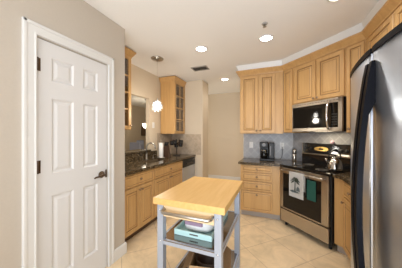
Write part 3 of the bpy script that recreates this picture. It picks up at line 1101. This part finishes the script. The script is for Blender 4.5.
obj('power_cord', bm, 'black_matte', cm)


def outlet(label, x, y, z, rz):
    o_ = thing('wall_outlet', label, 'outlet', (x, y, z), rz)
    bm = BM()
    box(bm, -0.036, 0.036, -0.006, 0, -0.058, 0.058, 0, 0.003)
    pl = obj('cover_plate', bm, 'paper_white', o_)
    for zz in (-0.022, 0.022):
        bm = BM()
        box(bm, -0.016, 0.016, -0.008, -0.005, zz - 0.014, zz + 0.014, 0, 0.002)
        for s in (-1, 1):
            box(bm, s * 0.006 - 0.001, s * 0.006 + 0.001, -0.0086, -0.0078, zz - 0.005, zz + 0.005, 1)
        obj('socket', bm, ['paper_white', 'vent_dark'], pl)


outlet('white wall outlet on the backsplash right of the coffee maker, cord plugged in', 0.125, YB - 0.0085, 1.165, 0)
outlet('white wall outlet on the backsplash left of the coffee maker', -0.425, YB - 0.0085, 1.17, 0)
outlet('white wall outlet on the wall post right of the pass-through', XK + 0.0005, 3.14, 1.56, 90)

tag(obj('spice_grinder', lathe(BM(), [(0.028, 0.0), (0.03, 0.004), (0.03, 0.115), (0.027, 0.12), (0.031, 0.125), (0.031, 0.2), (0.024, 0.208), (0.0, 0.21)], (0, 0, 0), 20), 'steel'),
    'tall steel grinder on the counter just left of the range', 'grinder').location = (0.31, 3.52, CT + 0.001)

kt = thing('kettle', 'stainless tea kettle on the right front of the cooktop', 'kettle', (0.70, 2.785, 0.9195), 20)
kt.scale = (1, 1, 1.13)
obj('kettle_body', lathe(BM(), [(0.078, 0.0), (0.085, 0.008), (0.086, 0.03), (0.078, 0.085), (0.062, 0.12), (0.045, 0.135), (0.04, 0.14)], (0, 0, 0), 28), 'kettle_steel', kt)
bm = BM()
lathe(bm, [(0.042, 0.139), (0.038, 0.148), (0.012, 0.155), (0.009, 0.162)], (0, 0, 0), 20)
ld_ = obj('lid', bm, 'chrome', kt)
obj('lid_knob', lathe(BM(), [(0.006, 0.160), (0.014, 0.168), (0.013, 0.18), (0.0, 0.185)], (0, 0, 0), 14), 'black_plastic', ld_)
bm = BM()
tube(bm, [(-0.06, 0, 0.075), (-0.095, 0, 0.105), (-0.115, 0, 0.14)], [0.02, 0.014, 0.011], 12)
obj('spout', bm, 'kettle_steel', kt)
bm = BM()
tube(bm, [(0.065, 0, 0.11)] + [(0.08 * math.cos(a), 0, 0.12 + 0.105 * math.sin(a)) for a in [R(k) for k in range(15, 166, 15)]] + [(-0.062, 0, 0.112)], 0.008, 8)
obj('handle', bm, 'black_plastic', kt)
tag(obj('ornament', lathe(BM(), [(0.012, 0), (0.022, 0.006), (0.026, 0.022), (0.02, 0.04), (0.008, 0.048), (0.0, 0.049)], (0, 0, 0), 14), 'pink'),
    'small pink ornament standing on top of the range back panel', 'ornament').location = (*dg(3.17 + 2 ** 0.5 * 0.56, -2.13 + 0.42), 1.236)

tp = thing('paper_towel_holder', 'upright paper towel holder on the granite counter by the wall post', 'paper towel holder', (-2.06, 3.06, CT + 0.001))
obj('base', lathe(BM(), [(0.075, 0), (0.075, 0.008), (0.06, 0.014)], (0, 0, 0), 24), 'nickel', tp)
obj('post', lathe(BM(), [(0.006, 0.012), (0.006, 0.325), (0.013, 0.33), (0.013, 0.345), (0.0, 0.348)], (0, 0, 0), 12), 'nickel', tp)
tag(obj('paper_towel_roll', lathe(BM(), [(0.012, 0.0), (0.043, 0.0), (0.045, 0.004), (0.045, 0.276), (0.043, 0.28), (0.012, 0.28)], (0, 0, 0), 28, closed=True), 'paper_white'),
    'white paper towel roll on its upright holder by the sink', 'paper towel').location = (-2.06, 3.06, CT + 0.016)

kb = thing('knife_block', 'dark knife block right of the paper towel roll', 'knife block', (-2.02, 3.24, CT + 0.001), 90)
bm = BM()
v = [(-0.05, 0.0), (0.07, 0.0), (0.09, 0.20), (0.00, 0.235)]
lo = [bm.verts.new((-0.045, y, z)) for y, z in v]
hi = [bm.verts.new((0.045, y, z)) for y, z in v]
bm.faces.new(lo)
bm.faces.new(hi[::-1])
for i in range(4):
    bm.faces.new((lo[i], hi[i], hi[(i + 1) % 4], lo[(i + 1) % 4]))
obj('block', bm, 'dark_wood', kb)
for k in range(5):
    bm = BM()
    x = -0.03 + (k % 3) * 0.03
    y = 0.02 + (k // 3) * 0.04
    tube(bm, [(x, y, 0.21), (x, y - 0.008, 0.25), (x, y - 0.02, 0.30)], [0.008, 0.009, 0.008], 8)
    kn = obj('knife_handle', bm, 'black_plastic', kb)
    bm = BM()
    lathe(bm, [(0.0, 0), (0.0035, 0.001), (0.0035, 0.022), (0.0, 0.023)], (x, y - 0.012, 0.255), 6)
    obj('rivet', bm, 'chrome', kn)

mt = thing('mug_tree', 'black mug tree on the counter under the far glass cabinet', 'mug rack', (-1.97, 3.52, CT + 0.001))
obj('base', lathe(BM(), [(0.075, 0), (0.075, 0.012), (0.02, 0.02)], (0, 0, 0), 20), 'black_matte', mt)
bm = BM()
tube(bm, [(0, 0, 0.01), (0, 0, 0.36)], 0.01, 8)
obj('pole', bm, 'black_matte', mt)
mugs = []
for k, (ang, z) in enumerate(((-80, 0.31), (-10, 0.27), (55, 0.31), (125, 0.25), (200, 0.30))):
    bm = BM()
    a = R(ang)
    tube(bm, [(0, 0, z), (0.05 * math.cos(a), 0.05 * math.sin(a), z + 0.02), (0.075 * math.cos(a), 0.075 * math.sin(a), z + 0.045)], 0.005, 6)
    obj('peg', bm, 'black_matte', mt)
    mugs.append((ang, z))
names = ['black mug on the mug tree hanging nearest the knife block', 'black mug on the mug tree facing the kitchen floor', 'black mug on the mug tree at the right front',
         'black mug on the mug tree nearest the end wall', 'black mug at the back of the mug tree against the sink wall']
mug0 = None
for k, ((ang, z), nm) in enumerate(zip(mugs, names)):
    a = R(ang)
    loc = (-1.97 + 0.105 * math.cos(a), 3.52 + 0.105 * math.sin(a), CT + z - 0.075)
    if mug0 is None:
        mug0 = thing('mug', nm, 'mug', loc, ang, 'black mugs on the mug tree')
        obj('cup', lathe(BM(), [(0.0, 0.0), (0.034, 0.0), (0.043, 0.008), (0.046, 0.098), (0.042, 0.098), (0.039, 0.012), (0.0, 0.008)], (0, 0, 0), 18), 'black_gloss', mug0)
        obj('handle', tube(BM(), [(-0.034, 0, 0.07), (-0.052, 0, 0.066), (-0.056, 0, 0.042), (-0.05, 0, 0.024), (-0.034, 0, 0.02)], 0.005, 6), 'black_gloss', mug0)
    else:
        dup(mug0, loc, ang, nm)

# ------------------------------------------------------------------ ceiling fixtures
def downlight(label, x, y, power, r=0.07):
    t = thing('recessed_light', label, 'ceiling light', (x, y, CEIL - 0.001), 0, 'recessed ceiling lights')
    bm = BM()
    lathe(bm, [(r + 0.02, 0.0), (r + 0.018, -0.006), (r, -0.008), (r, 0.0)], (0, 0, 0), 28)
    obj('trim_ring', bm, 'trim_white', t)
    bm = BM()
    lathe(bm, [(r, -0.002), (r * 0.6, -0.008), (0.0, -0.010)], (0, 0, 0), 24)
    obj('lens', bm, 'lens', t)
    l = bpy.data.lights.new('lamp', 'SPOT')
    l.spot_size, l.spot_blend, l.energy, l.color, l.shadow_soft_size = R(150), 0.7, power, (1, 0.94, 0.85), 0.07
    lo2 = bpy.data.objects.new('lamp', l)
    C.objects.link(lo2)
    lo2.parent = t
    lo2.location = (0, 0, -0.03)


downlight('round recessed ceiling light nearest the range corner cabinets, by the sprinkler', -0.102, 2.48, 12)
downlight('round recessed ceiling light in mid ceiling, between pendant canopy and range corner', -0.97, 2.45, 12)
downlight('small round recessed ceiling light farthest away at the hall', -1.03, 4.0, 7)
downlight('recessed ceiling light cut off by the top edge of the photo', 0.515, 1.935, 9)

sp = thing('fire_sprinkler', 'small metal sprinkler on the ceiling beside the largest round light', 'sprinkler', (-0.104, 2.15, CEIL - 0.001))
obj('escutcheon', lathe(BM(), [(0.033, 0), (0.03, -0.006), (0.012, -0.010)], (0, 0, 0), 18), 'grille', sp)
obj('sprinkler_head', lathe(BM(), [(0.008, -0.008), (0.008, -0.03), (0.02, -0.034), (0.02, -0.037), (0.0, -0.037)], (0, 0, 0), 14), 'nickel', sp)

vt = thing('air_vent', 'rectangular slatted air vent in the ceiling near the hall', 'vent', (-1.28, 3.17, CEIL - 0.001))
bm = BM()
for args in ((-0.15, 0.15, -0.1, -0.08), (-0.15, 0.15, 0.08, 0.1), (-0.15, -0.13, -0.08, 0.08), (0.13, 0.15, -0.08, 0.08)):
    box(bm, *args, -0.010, 0)
obj('vent_frame', bm, 'grille', vt)
obj('vent_back', box(BM(), -0.13, 0.13, -0.08, 0.08, -0.003, 0), 'vent_dark', vt)
for k in range(6):
    y = -0.065 + k * 0.026
    bm = BM()
    vv = [bm.verts.new(q) for q in ((-0.13, y - 0.009, -0.009), (0.13, y - 0.009, -0.009), (0.13, y + 0.007, -0.004), (-0.13, y + 0.007, -0.004))]
    bm.faces.new(vv)
    bmesh.ops.solidify(bm, geom=bm.faces[:], thickness=0.0015)
    obj('slat', bm, 'grille', vt)

pn = thing('pendant_light', 'crystal pendant light hanging over the sink counter', 'pendant light', (-1.755, 2.50, 0))
obj('canopy', lathe(BM(), [(0.10, CEIL - 0.001), (0.10, CEIL - 0.008), (0.085, CEIL - 0.022), (0.05, CEIL - 0.034), (0.015, CEIL - 0.038), (0.006, CEIL - 0.05)], (0, 0, 0), 24), 'nickel', pn)
obj('cord', tube(BM(), [(0, 0, CEIL - 0.04), (0, 0, 1.94)], 0.0012, 6), 'nickel', pn)
obj('socket', lathe(BM(), [(0.012, 1.955), (0.02, 1.94), (0.022, 1.89), (0.0, 1.885)], (0, 0, 0), 14), 'chrome', pn)
obj('bulb', lathe(BM(), [(0.0, 1.895), (0.02, 1.885), (0.038, 1.845), (0.04, 1.82), (0.03, 1.79), (0.0, 1.777)], (0, 0, 0), 18), 'bulb', pn)
N = 56
crys = None
for k in range(N):
    zf = 1 - 2 * (k + 0.5) / N
    rr = math.sqrt(1 - zf * zf)
    a = k * 2.39996
    d = Vector((rr * math.cos(a), rr * math.sin(a), zf))
    if crys is None:
        bm = BM()
        for (r_, h0, h1) in ((0.011, 0.0, 0.022),):
            bmesh.ops.create_cone(bm, cap_ends=True, segments=5, radius1=r_, radius2=0.001, depth=0.036, matrix=Matrix.Translation((0, 0, 0.018)))
            bmesh.ops.create_cone(bm, cap_ends=True, segments=5, radius1=0.001, radius2=r_, depth=0.014, matrix=Matrix.Translation((0, 0, -0.007)))
        crys = obj('crystal', bm, 'crystal', pn)
        o = crys
    else:
        o = crys.copy()
        C.objects.link(o)
        o.parent = pn
    o.location = Vector((0, 0, 1.833)) + d * 0.066
    o.rotation_euler = d.to_track_quat('Z', 'Y').to_euler()
pl_ = bpy.data.lights.new('pendant_lamp', 'POINT')
pl_.energy, pl_.color, pl_.shadow_soft_size = 9, (1, 0.9, 0.75), 0.06
po = bpy.data.objects.new('pendant_lamp', pl_)
C.objects.link(po)
po.parent = pn
po.location = (0, 0, 1.70)

# ------------------------------------------------------------------ dining room seen through the opening
tbl = thing('dining_table', 'dark wood dining table beyond the pass-through', 'table', (-4.2, 5.75, 0))
obj('tabletop', box(BM(), -0.5, 0.5, -0.75, 0.75, 0.71, 0.75, 0, 0.008), 'dark_wood', tbl)
for x in (-0.43, 0.43):
    for y in (-0.68, 0.68):
        obj('leg', box(BM(), x - 0.035, x + 0.035, y - 0.035, y + 0.035, 0, 0.71), 'dark_wood', tbl)


def chair(label, x, y, rz):
    t = thing('dining_chair', label, 'chair', (x, y, 0), rz, 'blue upholstered dining chairs')
    obj('seat', box(BM(), -0.21, 0.21, -0.21, 0.21, 0.40, 0.48, 0, 0.02), 'chair_blue', t)
    obj('backrest', box(BM(), -0.20, 0.20, 0.17, 0.23, 0.48, 1.12, 0, 0.02), 'chair_blue', t)
    for sx in (-0.17, 0.17):
        for sy in (-0.17, 0.17):
            obj('leg', box(BM(), sx - 0.02, sx + 0.02, sy - 0.02, sy + 0.02, 0, 0.40), 'dark_wood', t)
    return t


chair('blue upholstered dining chair beyond the pass-through, left of the two', -3.98, 4.72, 180)
chair('blue upholstered dining chair beyond the pass-through, right of the two', -4.99, 6.2, 90)
dl = thing('bowl_pendant', 'white glass bowl pendant lamp over the dining table beyond the pass-through', 'pendant light', (-4.2, 5.36, 0))
obj('canopy', lathe(BM(), [(0.07, CEIL - 0.001), (0.07, CEIL - 0.02), (0.01, CEIL - 0.03)], (0, 0, 0), 18), 'bronze', dl)
obj('stem', tube(BM(), [(0, 0, CEIL - 0.02), (0, 0, 1.74)], 0.008, 8), 'bronze', dl)
obj('glass_bowl', lathe(BM(), [(0.02, 1.58), (0.09, 1.60), (0.135, 1.66), (0.15, 1.745), (0.14, 1.745), (0.12, 1.665), (0.0, 1.62)], (0, 0, 0), 24), 'bowl_glass', dl)
l = bpy.data.lights.new('bowl_lamp', 'POINT')
l.energy, l.color, l.shadow_soft_size = 5, (1, 0.85, 0.62), 0.08
o = bpy.data.objects.new('bowl_lamp', l)
C.objects.link(o)
o.parent = dl
o.location = (0, 0, 1.85)
pc = thing('framed_picture', 'dark framed picture on the dining room wall beyond the pass-through', 'picture', (DX + 0.002, 6.95, 1.52), 90)
bm = BM()
for args in ((-0.2, 0.2, -0.03, 0, -0.22, -0.18), (-0.2, 0.2, -0.03, 0, 0.18, 0.22), (-0.2, -0.16, -0.03, 0, -0.18, 0.18), (0.16, 0.2, -0.03, 0, -0.18, 0.18)):
    box(bm, *args)
obj('frame', bm, 'dark_wood', pc)
obj('picture_print', box(BM(), -0.16, 0.16, -0.012, 0, -0.18, 0.18), 'art', pc)
